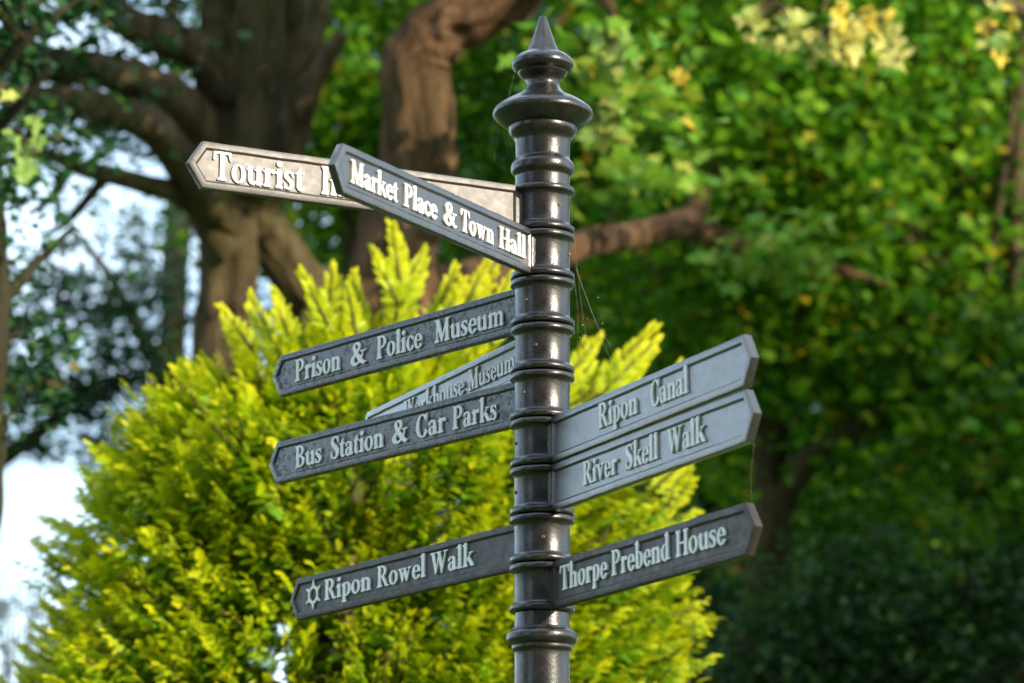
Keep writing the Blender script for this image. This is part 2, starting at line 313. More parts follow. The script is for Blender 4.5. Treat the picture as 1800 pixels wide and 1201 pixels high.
def contours(g):
    st = .016; xs = np.arange(-.16, g.w+.16, st); ys = np.arange(-.42, 1.2, st)
    X, Y = np.meshgrid(xs, ys, indexing='ij'); d = np.full(X.shape, 1e9)
    cutd = np.full(X.shape, 1e9)
    for k, f in enumerate(g.p):
        v = f(X, Y)
        if g.n and k == 0:
            for h in g.n: v = np.maximum(v, -h(X, Y))
        d = np.minimum(d, v)
    d = d + .004                             # the bevel grows the outline back
    segs = {}
    nx, ny = d.shape
    def ip(i0, j0, i1, j1):
        a, b = d[i0, j0], d[i1, j1]; t = a/(a-b)
        return (xs[i0]+(xs[i1]-xs[i0])*t, ys[j0]+(ys[j1]-ys[j0])*t)
    ins = d < 0; pos = {}
    code = ins[:-1, :-1]*1+ins[1:, :-1]*2+ins[1:, 1:]*4+ins[:-1, 1:]*8
    T = {1: [(3, 0)], 2: [(0, 1)], 3: [(3, 1)], 4: [(1, 2)], 5: [(3, 0), (1, 2)], 6: [(0, 2)], 7: [(3, 2)], 8: [(2, 3)], 9: [(2, 0)], 10: [(0, 1), (2, 3)], 11: [(2, 1)], 12: [(1, 3)], 13: [(1, 0)], 14: [(0, 3)]}
    for i, j in np.argwhere((code > 0) & (code < 15)):
        ed = {0: ('h', i, j), 1: ('v', i+1, j), 2: ('h', i, j+1), 3: ('v', i, j)}
        for a, b in T[int(code[i, j])]:
            segs[ed[a]] = ed[b]
            for q in (ed[a], ed[b]):
                if q not in pos: pos[q] = ip(q[1], q[2], q[1]+1, q[2]) if q[0] == 'h' else ip(q[1], q[2], q[1], q[2]+1)
    loops = []
    while segs:
        s = next(iter(segs)); c = s; lp = []
        while c in segs:
            lp.append(pos[c]); c = segs.pop(c)
        if len(lp) > 8: loops.append(lp)
    return loops
def rdp(pts, eps):
    if len(pts) < 3: return pts
    a, b = np.array(pts[0]), np.array(pts[-1]); e = b-a; L = np.hypot(*e)+1e-12
    P = np.array(pts); dd = np.abs(e[0]*(P[:, 1]-a[1])-e[1]*(P[:, 0]-a[0]))/L
    k = int(dd.argmax())
    if dd[k] > eps: return rdp(pts[:k+1], eps)[:-1]+rdp(pts[k:], eps)
    return [pts[0], pts[-1]]
GM = {}
def glyph_mesh(ch):
    if ch in GM: return GM[ch]
    cu = bpy.data.curves.new('letter', 'CURVE'); cu.dimensions = '2D'; cu.fill_mode = 'BOTH'
    cu.extrude = .035; cu.bevel_depth = .014; cu.bevel_resolution = 1
    for lp in contours(GL[ch]):
        h = len(lp)//2; q = rdp(lp[:h+1], .0035)[:-1]+rdp(lp[h:]+[lp[0]], .0035)[:-1]
        sp = cu.splines.new('POLY'); sp.points.add(len(q)-1); sp.use_cyclic_u = True
        for k, (x, y) in enumerate(q): sp.points[k].co = (x, y, 0, 1)
    o = bpy.data.objects.new('letter', cu); COL.objects.link(o)
    dg = bpy.context.evaluated_depsgraph_get(); dg.update()
    me = bpy.data.meshes.new_from_object(o.evaluated_get(dg))
    COL.objects.unlink(o); bpy.data.objects.remove(o)
    me.name = 'letter'; me.materials.clear(); me.materials.append(M['white']); GM[ch] = me
    return me

# ------------------------------------------------------------------ the signpost
X0, D0, Z0, T = .6331*U, 63.9149*U, 17.7954*U, .1824*U
PX, PY, PZ = X0, D0, CAMZ+Z0
post = empty('signpost', (PX, PY, 0)); tag(post, 'black cast iron fingerpost with nine white lettered pointing arms and spiked finial', 'signpost')
def pm(z=0): return Matrix.Translation((PX, PY, z))
FIN = [(3.808, 0.0), (3.806, 0.055), (3.785, 0.078), (3.553, 0.152), (3.299, 0.236), (3.07, 0.327), (3.007, 0.351), (2.969, 0.4), (2.931, 0.508), (2.855, 0.605), (2.81, .64), (2.766, 0.656), (2.72, .66), (2.678, 0.65), (2.602, 0.593), (2.564, 0.530), (2.526, 0.515), (2.463, 0.459), (2.399, 0.381), (2.324, 0.35), (2.248, 0.356), (2.16, 0.411), (2.059, 0.519), (1.958, 0.70), (1.895, 0.82), (1.807, 0.941), (1.74, 1.02), (1.68, 1.055), (1.618, 1.058), (1.565, 1.03), (1.455, 0.916), (1.355, 0.775), (1.335, .725), (1.28, 0.722), (1.229, 0.712), (1.154, 0.672), (1.092, 0.614), (1.017, 0.583), (0.879, 0.574), (0.654, 0.575), (0.592, 0.613), (0.517, 0.661), (0.43, 0.672), (0.342, 0.655), (0.28, 0.6), (0.23, 0.576), (0.0, 0.576)]
def cr_prof(P, sub=3):
    P = [np.array(p) for p in P]; o = []
    for i in range(len(P)-1):
        a, b = P[i], P[i+1]
        p0, p3 = P[max(i-1, 0)], P[min(i+2, len(P)-1)]
        for k in range(sub):
            t = k/sub; v = .5*((2*a)+(-p0+b)*t+(2*p0-5*a+4*b-p3)*t*t+(-p0+3*a-3*b+p3)*t**3); o.append((v[0], max(v[1], 0)))
    o.append(tuple(P[-1])); return o
def lathe_mesh(prof, seg=72, jitter=.003, seed=0):
    v, f = lathe([(z*U, r*U) for z, r in prof], seg)
    v = [Vector(p) for p in v]
    for p in v:
        q = Vector((p.x, p.y, p.z+seed))*24
        s = 1+jitter*noise.noise(q)*1.6; p.x *= s; p.y *= s; p.z += .0016*noise.noise(q+Vector((9, 3, 1)))
    return mesh_from(v, f)
link('finial', lathe_mesh(cr_prof(FIN)), M['paint'], post, pm(PZ))
BASE = [(-9.0, .555), (-9.25, .565), (-9.30, .572), (-9.315, 0.61), (-9.339, 0.618), (-9.36, 0.65), (-9.409, 0.708), (-9.479, 0.733), (-9.56, 0.725), (-9.62, 0.68), (-9.655, 0.626), (-9.69, 0.622), (-9.73, 0.618), (-9.758, 0.600), (-9.82, 0.57), (-10.2, 0.562), (-11, .566), (-12, .570)]
link('pole_collar', lathe_mesh(cr_prof(BASE)), M['paint'], post, pm(PZ))
zb = -12*U
POLE = [(-12, .570), (-16, .58), (-20, .585)] + [(z, .585) for z in (-24, -26)] + [(-26.05, .75), (-26.4, .78), (-26.7, .75), (-26.8, .68), (-27.2, .70)] + [(-PZ/U+.9, .80), (-PZ/U+.85, 1.0), (-PZ/U+.5, 1.05), (-PZ/U+.45, 1.2), (-PZ/U-.2, 1.2)]
link('pole', lathe_mesh(POLE), M['paint'], post, pm(PZ))

ARMS = [  # side, azimuth, length, tilt, cap height, top fraction, words (text, s at left, s at right), paint, screw px
 (-1, -27.00, 7.690, -.03, .585, .195, [('Tourist', 7.462, 5.487), ('Information', 5.129, 1.95)], 'panel_satin', (984, 359), 'Tourist Information'),
 (-1, -60.66, 7.930, -.28, .455, .262, [('Market', 7.68, 5.973), ('Place', 5.733, 4.483), ('&', 4.211, 3.708), ('Town', 3.545, 2.212), ('Hall', 1.987, 0.867)], 'panel_gloss', (1001, 447), 'Market Place & Town Hall'),
 (-1, 50.40, 9.299, -.12, .51, .23, [('Prison', 8.7, 6.952), ('&', 6.571, 6.0), ('Police', 5.612, 3.971), ('Museum', 3.54, 1.156)], 'panel_rough', (924, 527), 'Prison & Police Museum'),
 (-1, 65.87, 9.728, 0, .47, .20, [('Workhouse', 7.411, 3.93), ('Museum', 3.695, 1.194)], 'panel_gloss', (942, 606), 'Workhouse Museum'),
 (-1, 50.55, 9.404, -.28, .50, .235, [('Bus', 8.667, 7.64), ('Station', 7.302, 5.331), ('&', 5.019, 4.457), ('Car', 4.184, 3.127), ('Parks', 2.895, 1.374)], 'panel_rough', (921, 690), 'Bus Station & Car Parks'),
 (1, -66.32, 9.055, -.11, .50, .175, [('Ripon', 2.891, 4.671), ('Canal', 5.229, 6.836)], 'panel_gloss', (907, 780), 'Ripon Canal'),
 (1, -66.21, 9.078, -.28, .48, .215, [('River', 2.157, 3.73), ('Skell', 4.112, 5.527), ('Walk', 5.923, 7.47)], 'panel_gloss', (907, 866), 'River Skell Walk'),
 (-1, 57.03, 10.172, -.10, .475, .21, [('@', 9.764, 9.021), ('Ripon', 8.877, 6.768), ('Rowel', 6.519, 4.437), ('Walk', 4.248, 2.499)], 'panel_matte', (955, 944), 'Ripon Rowel Walk beside a spiked wheel emblem'),
 (1, -63.55, 8.323, .25, .50, .165, [('Thorpe', 0.959, 2.98), ('Prebend', 3.15, 5.494), ('House', 5.704, 7.576)], 'panel_matte', None, 'Thorpe Prebend House'),
]
SLV = [(-.015, .50), (-.015, .64), (-.03, .665), (-.125, .672), (-.14, .655), (-.155, .62), (-.19, .588), (-.23, .575), (-.5, .572), (-.77, .575), (-.81, .588), (-.845, .62), (-.86, .655), (-.875, .672), (-.97, .665), (-.985, .64), (-.985, .50)]
def offset_poly(P, offs):
    n_ = len(P); o = []
    for i in range(n_):
        a, b, c = Vector(P[i-1]), Vector(P[i]), Vector(P[(i+1) % n_])
        e1, e2 = (b-a).normalized(), (c-b).normalized()
        n1, n2 = Vector((-e1.y, e1.x)), Vector((-e2.y, e2.x))          # inward for a CCW outline
        p1, p2 = a+n1*offs[i-1], b+n2*offs[i]
        den = e1.x*e2.y-e1.y*e2.x
        t = ((p2.x-p1.x)*e2.y-(p2.y-p1.y)*e2.x)/den
        o.append((p1+e1*t)[:])
    return o
def blade_mesh(Ls, t, seed):
    # outline in (s, z), sleeve top at z = 0
    P = [(.40, -.985), (Ls, -.985), (Ls+.313, -.5), (Ls, -.015), (.40, -.015)]
    root = [0, 0, 0, 0, 0]
    def off(a, r): return offset_poly(P, [a, a, a, a, r])
    h = t/2/U
    loops = [(P, h-.03), (off(.010, 0), h-.008), (off(.030, 0), h), (off(.130, .27), h), (off(.148, .29), h-.010), (off(.178, .32), h-.042)]
    v, f = [], []
    def densify(Q):
        o = []
        cnt = [26, 4, 4, 26, 4]
        for i in range(5):
            a, b = Vector(Q[i]), Vector(Q[(i+1) % 5])
            for k in range(cnt[i]): o.append(a.lerp(b, k/cnt[i]))
        return o
    for sgn in (1, -1):
        base = len(v)
        for (Q, y) in loops:
            for p in densify(Q):
                q = Vector((p.x*2.3, p.y*3, seed*7+sgn))
                v.append((p.x+.006*noise.noise(q*1.3), sgn*(y+.007*noise.noise(q)), p.y+.009*noise.noise(q+Vector((5, 5, 5)))))
        n_ = 64
        for L_ in range(len(loops)-1):
            for k in range(n_):
                a, b = base+L_*n_+k, base+L_*n_+(k+1) % n_
                f.append((a, b, b+n_, a+n_) if sgn < 0 else (a, a+n_, b+n_, b))
        last = [base+(len(loops)-1)*n_+k for k in range(n_)]
        f.append(tuple(last) if sgn < 0 else tuple(reversed(last)))
    n_ = 64; fo, bo = 0, len(loops)*n_
    for k in range(n_): f.append((fo+k, fo+(k+1) % n_, bo+(k+1) % n_, bo+k))
    # flared web joining the blade to its sleeve
    b0 = len(v); prof = [(.45, .22)] + [(.555+.115*t_, h-.025+.075*(1-t_)**2.2) for t_ in [q/9 for q in range(10)]]
    for z in (-.14, -.86):
        for (s, y) in prof: v.append((s, y, z))
        for (s, y) in reversed(prof): v.append((s, -y, z))
    m_ = 2*len(prof)
    for k in range(m_): f.append((b0+k, b0+(k+1) % m_, b0+m_+(k+1) % m_, b0+m_+k))
    f.append(tuple(b0+k for k in reversed(range(m_)))); f.append(tuple(b0+m_+k for k in range(m_)))
    return mesh_from([(x*U, y*U, z*U) for x, y, z in v], f)
def screw_mesh():
    P = [(-.03, .028), (.012, .028), (.018, .024), (.018, .015), (-.005, .013), (-.02, .0)]
    v, f = [], []; sg = 14
    for (z, r) in P:
        for k in range(sg): a = 2*math.pi*k/sg; v.append((r*U*1.25*math.cos(a), r*U*1.25*math.sin(a), z*U))
    for i in range(len(P)-1):
        for k in range(sg): a, b = i*sg+k, i*sg+(k+1) % sg; f.append((a, b, b+sg, a+sg))
    return mesh_from(v, f)
SCREW = screw_mesh()
for i, (side, az, Ls, tilt, cap, topf, words, pmat, scr, text) in enumerate(ARMS):
    a = R(az); d = Vector((side*math.cos(a), math.sin(a), 0))
    nrm = Vector((side*math.sin(a), -math.cos(a), 0))
    if nrm.y > 0: nrm = -nrm
    d = (d+Vector((0, 0, math.tan(R(tilt))))).normalized()
    zax = Vector((0, 0, 1)); zax = (zax-d*zax.dot(d)).normalized(); yax = zax.cross(d)
    mw = Matrix((d, yax, zax)).transposed().to_4x4(); mw.translation = Vector((PX, PY, PZ-i*U))
    arm = link('sign_arm', blade_mesh(Ls, T, i), M[pmat], post, mw, sharp=25)
    arm['label'] = 'arm lettered ' + text
    smx = lathe_mesh(SLV, 72, .003, i*3.1)
    sl = link('sleeve', smx, M['paint'], arm, pm(PZ-i*U))
    if scr:
        xr = (scr[0]-954)/49.5; ph = math.asin(max(-.97, min(.97, xr)))
        nn = Vector((math.sin(ph), -math.cos(ph), 0)); zz = PZ-i*U-U*(.50)
        # height from the photograph's row
        e = math.atan(((600.5-scr[1])/F_PX)); zz = CAMZ + (D0-.55*U*math.cos(ph))*math.tan(PITCH+e)
        mr = nn.to_track_quat('Z', 'Y').to_matrix().to_4x4(); mr.translation = Vector((PX, PY, zz))+nn*(.585*U)
        link('set_screw', SCREW, M['screw'], arm, mr)
    # letters
    right = d if side > 0 else -d
    up = zax
    front = T/2-.042*U
    for (txt, sa, sb) in words:
        tot = sum(GL[c].w for c in txt); wid = abs(sb-sa)*U
        chh = cap*U; kx = wid/tot
        x = 0
        emb = txt == '@'
        for c in txt:
            me = glyph_mesh(c); s0 = sa*U
            org = Vector((PX, PY, PZ-i*U)) + d*(s0) + right*x + up*(-(topf+cap)*U) + nrm*(front+.012*U)
            sx_, sy_ = kx, chh
            if emb: sx_ = wid; sy_ = .70*U; org = Vector((PX, PY, PZ-i*U)) + d*(s0) + up*(-.84*U) + nrm*(front+.012*U)
            elif c in '@': pass
            m4 = Matrix((right*sx_, up*sy_, nrm*(U*.68))).transposed().to_4x4(); m4.translation = org
            nm = 'wheel_emblem' if emb else ('ampersand' if c == '&' else 'letter')
            link(nm, me, None, arm, m4, smooth=False)
            x += GL[c].w*kx

# ------------------------------------------------------------------ trees
def spline(P, sub):
    P = [np.array(p, float) for p in P]; o = []
    for i in range(len(P)-1):
        p0, p1, p2, p3 = P[max(i-1, 0)], P[i], P[i+1], P[min(i+2, len(P)-1)]
        for k in range(sub):
            t = k/sub; o.append(.5*((2*p1)+(-p0+p2)*t+(2*p0-5*p1+4*p2-p3)*t*t+(-p0+3*p1-3*p2+p3)*t**3))
    o.append(P[-1]); return np.array(o)
class Tubes:
    def __init__(s): s.v = []; s.f = []; s.pts = []
    def tube(s, path, seg=18, sub=8, rough=.16, cap=True, rk=1.0):
        """path: (x, y, z, r)"""
        Q = spline(path, sub); base = len(s.v); n_ = len(Q)
        s.pts.append(Q)
        ref = np.array([.3, 1, .2]); 
        for i in range(n_):
            t = Q[min(i+1, n_-1), :3]-Q[max(i-1, 0), :3]; t /= np.linalg.norm(t)+1e-9
            u = ref-t*(ref@t); u /= np.linalg.norm(u)+1e-9; w_ = np.cross(t, u); ref = u
            r = max(Q[i, 3], .00005)
            for k in range(seg):
                a = 2*math.pi*k/seg; dd = u*math.cos(a)+w_*math.sin(a)
                q = 1.0
                if rough and seg > 8:
                    L = i*.0+np.linalg.norm(Q[i, :3]-Q[0, :3])
                    q += rough*rk*(noise.noise(Vector((math.cos(a)*1.7+base, math.sin(a)*1.7, L*1.1/ max(r*4, .2))))+.5*noise.noise(Vector((math.cos(a)*4, math.sin(a)*4+base, L*1.8/max(r*4, .2)))))
                s.v.append(Q[i, :3]+dd*r*q)
        for i in range(n_-1):
            for k in range(seg):
                a, b = base+i*seg+k, base+i*seg+(k+1) % seg
                s.f.append((a, b, b+seg, a+seg))
        s.f.append(tuple(base+(n_-1)*seg+k for k in range(seg))); s.f.append(tuple(base+k for k in reversed(range(seg))))
        return Q
    def build(s, name, m_, parent): return link(name, mesh_from(s.v, s.f), m_, parent)
def pxp(L, dep):        # [(px, py, rpx[, depth])] -> world path
    o = []
    for q in L:
        dp = q[3] if len(q) > 3 else dep
        w_ = at(q[0], q[1], dp); o.append((w_.x, w_.y, w_.z, q[2]/F_PX*dp))
    return o
def pxe(px, py, dep, rx, ry, rz=None):   # blob given by pixels at a depth -> (centre, radii)
    c = at(px, py, dep); return (np.array(c), np.array((rx/F_PX*dep, rz if rz else rx/F_PX*dep*.9, ry/F_PX*dep)))
def leaf_cloud(blobs, size, spread=.30, per=26, shell=.55, up=.55, lobed=False, flat=.42):
    """blobs: [((c, r), n)]; clustered leaves; returns mesh + cluster centres"""
    C = []; cen = []
    for (c, r), n_ in blobs:
        nc = max(3, int(n_/per)); u = rng.normal(size=(nc, 3)); u /= np.linalg.norm(u, axis=1)[:, None]
        rad = (shell+(1-shell)*rng.random(nc))**.7*(.85+.25*rng.random(nc))
        cc = c+u*rad[:, None]*r; cen.append(cc)
        k = rng.integers(0, nc, n_); sp = spread*(.5+rng.random(nc))
        C.append(cc[k]+rng.normal(size=(n_, 3))*sp[k][:, None]*np.array([1, 1, flat]))
    C = np.concatenate(C); n_ = len(C)
    nn = rng.normal(size=(n_, 3)); nn /= np.linalg.norm(nn, axis=1)[:, None]; nn[:, 2] = np.abs(nn[:, 2])*.6; nn += np.array([.15, -.35, up]); nn /= np.linalg.norm(nn, axis=1)[:, None]
    t = rng.normal(size=(n_, 3)); t -= nn*(t*nn).sum(1)[:, None]; t /= np.linalg.norm(t, axis=1)[:, None]; b_ = np.cross(nn, t)
    s = size*(.6+.7*rng.random(n_))
    if lobed: tpl = LEAF_T
    else: tpl = np.array([(-.5, 0, 0), (-.08, .46, .1), (.5, 0, -.12), (-.08, -.46, .1)])
    V = C[:, None, :]+s[:, None, None]*(tpl[None, :, 0:1]*t[:, None, :]+tpl[None, :, 1:2]*b_[:, None, :]+tpl[None, :, 2:3]*nn[:, None, :])
    m_ = len(tpl); fl = np.array(LEAF_F if lobed else [0, 1, 2, 0, 2, 3]); F = (np.arange(n_)[:, None]*m_+fl[None, :]).ravel()
    return mesh_np(V.reshape(-1, 3), F, 3), np.concatenate(cen)
LEAF_T = np.array([(-.5, 0, 0), (-.42, .30, .06), (-.10, .26, .03), (.02, .52, .10), (.16, .20, .02), (.56, 0, -.14), (.16, -.20, .02), (.02, -.52, .10), (-.10, -.26, .03), (-.42, -.30, .06)])
LEAF_F = [0, 1, 2, 2, 3, 4, 4, 5, 6, 6, 7, 8, 8, 9, 0, 0, 2, 4, 0, 4, 6, 0, 6, 8]
def twigs(tb, cen, every=3, r0=.018):
    allp = np.concatenate(tb.pts); 
    big = allp[allp[:, 2] > 2.2] if (allp[:, 2] > 2.2).any() else allp
    for c in cen[::every]:
        dd = np.linalg.norm(big[:, :3]-c, axis=1)+.8*np.maximum(0, big[:, 2]-c[2]+.3); k = int(dd.argmin()); p = big[k]
        if dd[k] < .2: continue
        mid = (p[:3]+c)/2+rng.normal(size=3)*.10*dd[k]+np.array([0, 0, .08*dd[k]])
        r = min(p[3]*.6, r0*(.6+.35*dd[k]))
        base = len(s_pts); tb_small(tb, [(*p[:3], r), (*mid, r*.6), (*c, r*.22)])
s_pts = []
def tb_small(tb, path):
    sv = tb.pts; tb.tube(path, seg=4, sub=3, rough=0); sv.pop()
def tree(name, label, base, trunk_paths, limb_paths, blobs, bark_, leafm, size, spread=.3, per=26, every=4, group=None, lobed=False, seg=18, r0=.018, **kw):
    root = empty(name, base); tag(root, label, 'tree', group)
    tr = Tubes()
    for p in trunk_paths: tr.tube(p, seg=seg*2 if seg > 20 else seg, sub=14, rk=1.7)
    tr.build('trunk', bark_, root)
    lb = Tubes(); lb.pts = [q for q in tr.pts]
    for p in limb_paths: lb.tube(p, seg=max(10, seg-6), sub=7)
    me, cen = leaf_cloud(blobs, size, spread, per, lobed=lobed, **kw)
    twigs(lb, cen, every, r0)
    lb.build('limbs', bark_, root)
    cr_ = link('crown', me, leafm, root); cr_['kind'] = 'stuff'
    return root, lb
def down(path, dep, x=None, r=None, yoff=0):   # carry a pixel-path's first point down to the ground
    f = path[0]; gx = f[0] if x is None else x
    return [(gx, f[1], -.05, (r or f[3])*1.35), (gx*.6+f[0]*.4, f[1], .5, (r or f[3])*1.1), ((gx+2*f[0])/3, f[1], f[2]*.5, f[3]*1.05)]+list(path)

# A: old multi-stemmed tree, left
dA = 20
pA1 = pxp([(395, 640, 54), (400, 520, 50), (405, 400, 54), (425, 290, 72), (410, 160, 66), (405, 40, 56), (395, -120, 46), (330, -420, 34), (300, -800, 18)], dA)
pA2 = pxp([(560, 600, 50, 20.3), (520, 500, 45, 20.2), (450, 390, 50, 20.1), (432, 300, 66), (470, 170, 60, 20), (515, 40, 52), (545, -100, 44), (620, -400, 32), (640, -800, 16)], dA)
pA3 = pxp([(436, 330, 62, 19.9), (450, 180, 50, 19.85), (455, 40, 44, 19.8), (470, -160, 34, 19.8), (450, -500, 20)], dA)
pA4 = pxp([(480, 330, 30, 19.9), (515, 230, 26, 19.7), (548, 150, 20, 19.6), (600, 60, 12, 19.5)], dA)
bA = at(440, 600, dA)
limbsA = [pxp(q, dA) for q in (
  [(420, 170, 50, 19.9), (350, 95, 36, 19.8), (250, 55, 31, 19.6), (170, 10, 26, 19.5), (90, -60, 20, 19.4), (-80, -180, 10)],
  [(400, 330, 42, 20), (340, 210, 38, 19.8), (250, 150, 35, 19.5), (140, 120, 32, 19.3), (20, 110, 26, 19.0), (-150, 60, 12, 18.8)],
  [(410, 400, 46, 19.95), (350, 330, 38, 19.6), (270, 230, 32, 19.3), (170, 190, 28, 19.0), (60, 175, 22, 18.8), (-100, 150, 12, 18.6)],
  [(400, 440, 40, 19.9), (340, 360, 24, 19.7), (250, 325, 18, 19.4), (150, 300, 15, 19.2), (80, 275, 12, 19.2), (0, 290, 8, 19.1)],
  [(120, 300, 10, 19.3), (90, 350, 7, 19.4), (50, 380, 4, 19.4)], [(180, 320, 10, 19.4), (120, 390, 7, 19.4), (70, 420, 4, 19.4)],
  [(560, -120, 30), (700, -300, 22), (800, -500, 12)])]
blA = [(pxe(60, 60, 19, 190, 110, .8), 1300), (pxe(250, 10, 20, 120, 50, .6), 260), (pxe(60, 230, 18.6, 100, 80, .4), 300), (pxe(160, 190, 20.5, 170, 60, .5), 500), (pxe(150, -320, 21.5, 560, 200, 1.6), 6000), (pxe(100, -650, 21.5, 600, 260, 2.0), 5000)]
tree('spreading_tree', 'old multi-stemmed tree with thick mossy grey trunk and long limbs reaching left', (bA.x, bA.y, 0), [down(pA1, dA, x=pA1[0][0]-.05), down(pA2, dA, x=pA2[0][0]+.15), pA3, pA4], limbsA, blA, M['bark_a'], M['leaf_dark'], .09, every=3, seg=26)

# B: bent brown trunk behind the tourist arm
dB = 18
pB = pxp([(640, 700, 82), (665, 560, 76), (700, 430, 70), (735, 300, 66), (738, 190, 64), (730, 110, 62), (775, 50, 52), (850, 15, 46), (930, -40, 42), (1000, -180, 32), (1010, -420, 20)], dB)
bB = at(640, 700, dB)
limbsB = [pxp(q, dB) for q in (
  [(700, 520, 50, 18.2), (800, 500, 38, 18.6), (900, 470, 34, 19.4), (1020, 430, 27, 20.5), (1130, 408, 24, 22), (1215, 380, 21, 23), (1250, 310, 17, 23.6), (1330, 280, 11, 24), (1400, 240, 8, 24.4)],
  [(1200, 395, 24, 22.9), (1300, 430, 15, 23.4), (1380, 455, 13, 23.8), (1470, 470, 10, 24.2), (1560, 500, 7, 24.6)],
  [(950, -60, 30), (1060, 0, 12, 17.4), (1080, 60, 6, 17.2)])]
blB = [(pxe(1180, 330, 20.5, 150, 60, .5), 120), (pxe(1330, 420, 22, 110, 70, .5), 240), (pxe(1065, 110, 17.2, 55, 55, .35), 90), (pxe(1085, 215, 17.2, 50, 45, .3), 90), (pxe(1000, -350, 18, 350, 230, 1.6), 3500)]
rootB, _ = tree('bent_tree', 'brown fissured trunk rising behind the signpost and bending sharply right', (bB.x, bB.y, 0), [down(pB, dB)], limbsB, blB, M['bark_b'], M['leaf_lime'], .125, spread=.16, seg=26, lobed=True, shell=.2)

# C: slender tree behind the lower right arms
dC = 26
pC = pxp([(1330, 1200, 42), (1345, 1050, 38), (1360, 930, 34), (1355, 760, 28), (1385, 600, 24), (1370, 420, 20), (1340, 200, 14), (1350, -100, 8)], dC)
bC = at(1330, 1200, dC)
limbsC = [pxp(q, dC) for q in ([(1365, 880, 28), (1430, 800, 24, 25.8), (1500, 750, 20, 25.5), (1590, 705, 15, 25.3), (1680, 650, 10, 25)],
  [(1600, 600, 12, 25.5), (1560, 470, 13, 25.6), (1620, 400, 12, 25.6), (1560, 380, 10, 25.6), (1460, 330, 7, 25.6)],
  [(1590, 700, 14, 25.3), (1640, 520, 13, 25.4), (1600, 420, 11, 25.5), (1720, 520, 8, 25.4)])]
blC = [(pxe(1350, 300, 24.5, 260, 210, 1.2), 3600), (pxe(1250, 560, 26, 190, 160, 1), 1500), (pxe(1560, 560, 25.5, 230, 180, 1), 2200), (pxe(1500, 860, 26.5, 210, 130, 1), 1200), (pxe(1400, 0, 25, 350, 200, 1.4), 3600)]
tree('slender_tree', 'slender dark tree with forked trunk behind the lowest right arm', (bC.x, bC.y, 0), [down(pC, dC)], limbsC, blC, M['bark_a'], M['leaf'], .14, spread=.42, per=55, every=3)

# woodland behind: one tree each
grp = 'leafy trees standing behind the signpost'
WOOD = [
 ('woodland_tree', 'bright green leafy tree filling the gap between the two brown trunks', 620, 28, [(pxe(610, 140, 27.5, 190, 210, 1.2), 3600), (pxe(640, 400, 28.5, 150, 130, 1), 1400), (pxe(850, 250, 29, 170, 260, 1), 3000), (pxe(700, -250, 28, 420, 260, 2), 6000)], 'leaf', .14),
 ('woodland_tree', 'green tree with thin grey trunk just right of the finial', 1148, 27, [(pxe(1120, 230, 28, 190, 230, 1), 3600), (pxe(1080, 520, 28.5, 200, 170, 1), 2200), (pxe(1150, 800, 29, 200, 200, 1), 1700), (pxe(1150, -150, 27, 330, 210, 2), 5000)], 'leaf', .14),
 ('woodland_tree', 'tall green tree in the upper right corner with yellowing leaves', 1700, 27.5, [(pxe(1680, 170, 26.5, 190, 230, 1), 4200), (pxe(1780, 420, 26.5, 170, 220, 1), 3000), (pxe(1600, 350, 28.5, 200, 200, 1), 3000), (pxe(1750, -200, 27, 400, 260, 2), 6000)], 'leaf', .14),
 ('woodland_tree', 'dark tree low on the right edge with hanging lime leaves', 1790, 25.5, [(pxe(1770, 870, 24.6, 110, 150, .6), 1300), (pxe(1690, 700, 25.4, 120, 120, .8), 900), (pxe(1880, 750, 25, 160, 250, 1), 1800)], 'leaf', .14),
]
for nm, lab, px, dep, bl, lm, sz in WOOD:
    bl = [(b_, int(n_*(.62 if px > 1000 else .85))) for b_, n_ in bl]
    b0 = at(px, 900, dep); p = pxp([(px, 1000, 20), (px+4, 700, 18), (px-4, 400, 15), (px+2, 100, 12), (px-6, -200, 8), (px, -500, 4)], dep)
    lims = []
    for (c, r), n_ in bl:
        k = p[min(len(p)-1, max(0, int(rng.integers(1, 4))))]
        mid = (np.array(k[:3])+c)/2+np.array([0, 0, -.2]); lims.append([(*k[:3], k[3]*.7), (*mid, k[3]*.5), (*c, k[3]*.25)])
    tree(nm, lab, (b0.x, b0.y, 0), [down(p, dep)], lims, bl, M['bark_a'], M[lm], sz, spread=.42, per=55, group=grp, seg=12, every=6)
# denser, farther ones close the wood on the right
BACK = [(1010, 35, 'dark dense tree far behind the lower left half of the pole'), (1330, 37, 'dark dense tree far behind the right hand arms'), (1640, 34, 'dark dense tree far behind the lower right corner'), (1960, 38, 'dense tree beyond the right edge of the wood'), (1480, 42, 'dark dense tree deepest in the wood, between the right arms and the corner'), (1790, 43, 'dark dense tree deepest in the wood at the right edge'), (740, 40, 'dense tree far behind the bent brown trunk')]
for px, dep, lab in BACK:
    b0 = at(px, 900, dep); p = pxp([(px, 1100, 24), (px+10, 700, 20), (px-8, 300, 16), (px, -200, 10)], dep)
    bl = [(pxe(px+rng.integers(-30, 30), y, dep, 250, 210, 1.6), n_) for y, n_ in ((1250, 7500), (980, 7500), (700, 4200), (420, 4200), (120, 4200), (-220, 3200), (-520, 2500))]
    if px == 740: bl = bl[3:]
    tree('backdrop_tree', lab, (b0.x, b0.y, 0), [down(p, dep)], [], bl, M['bark_d'], M['leaf_dark' if px != 740 else 'leaf'], .15, spread=.42, group='dense trees at the back of the wood', seg=10, every=14)

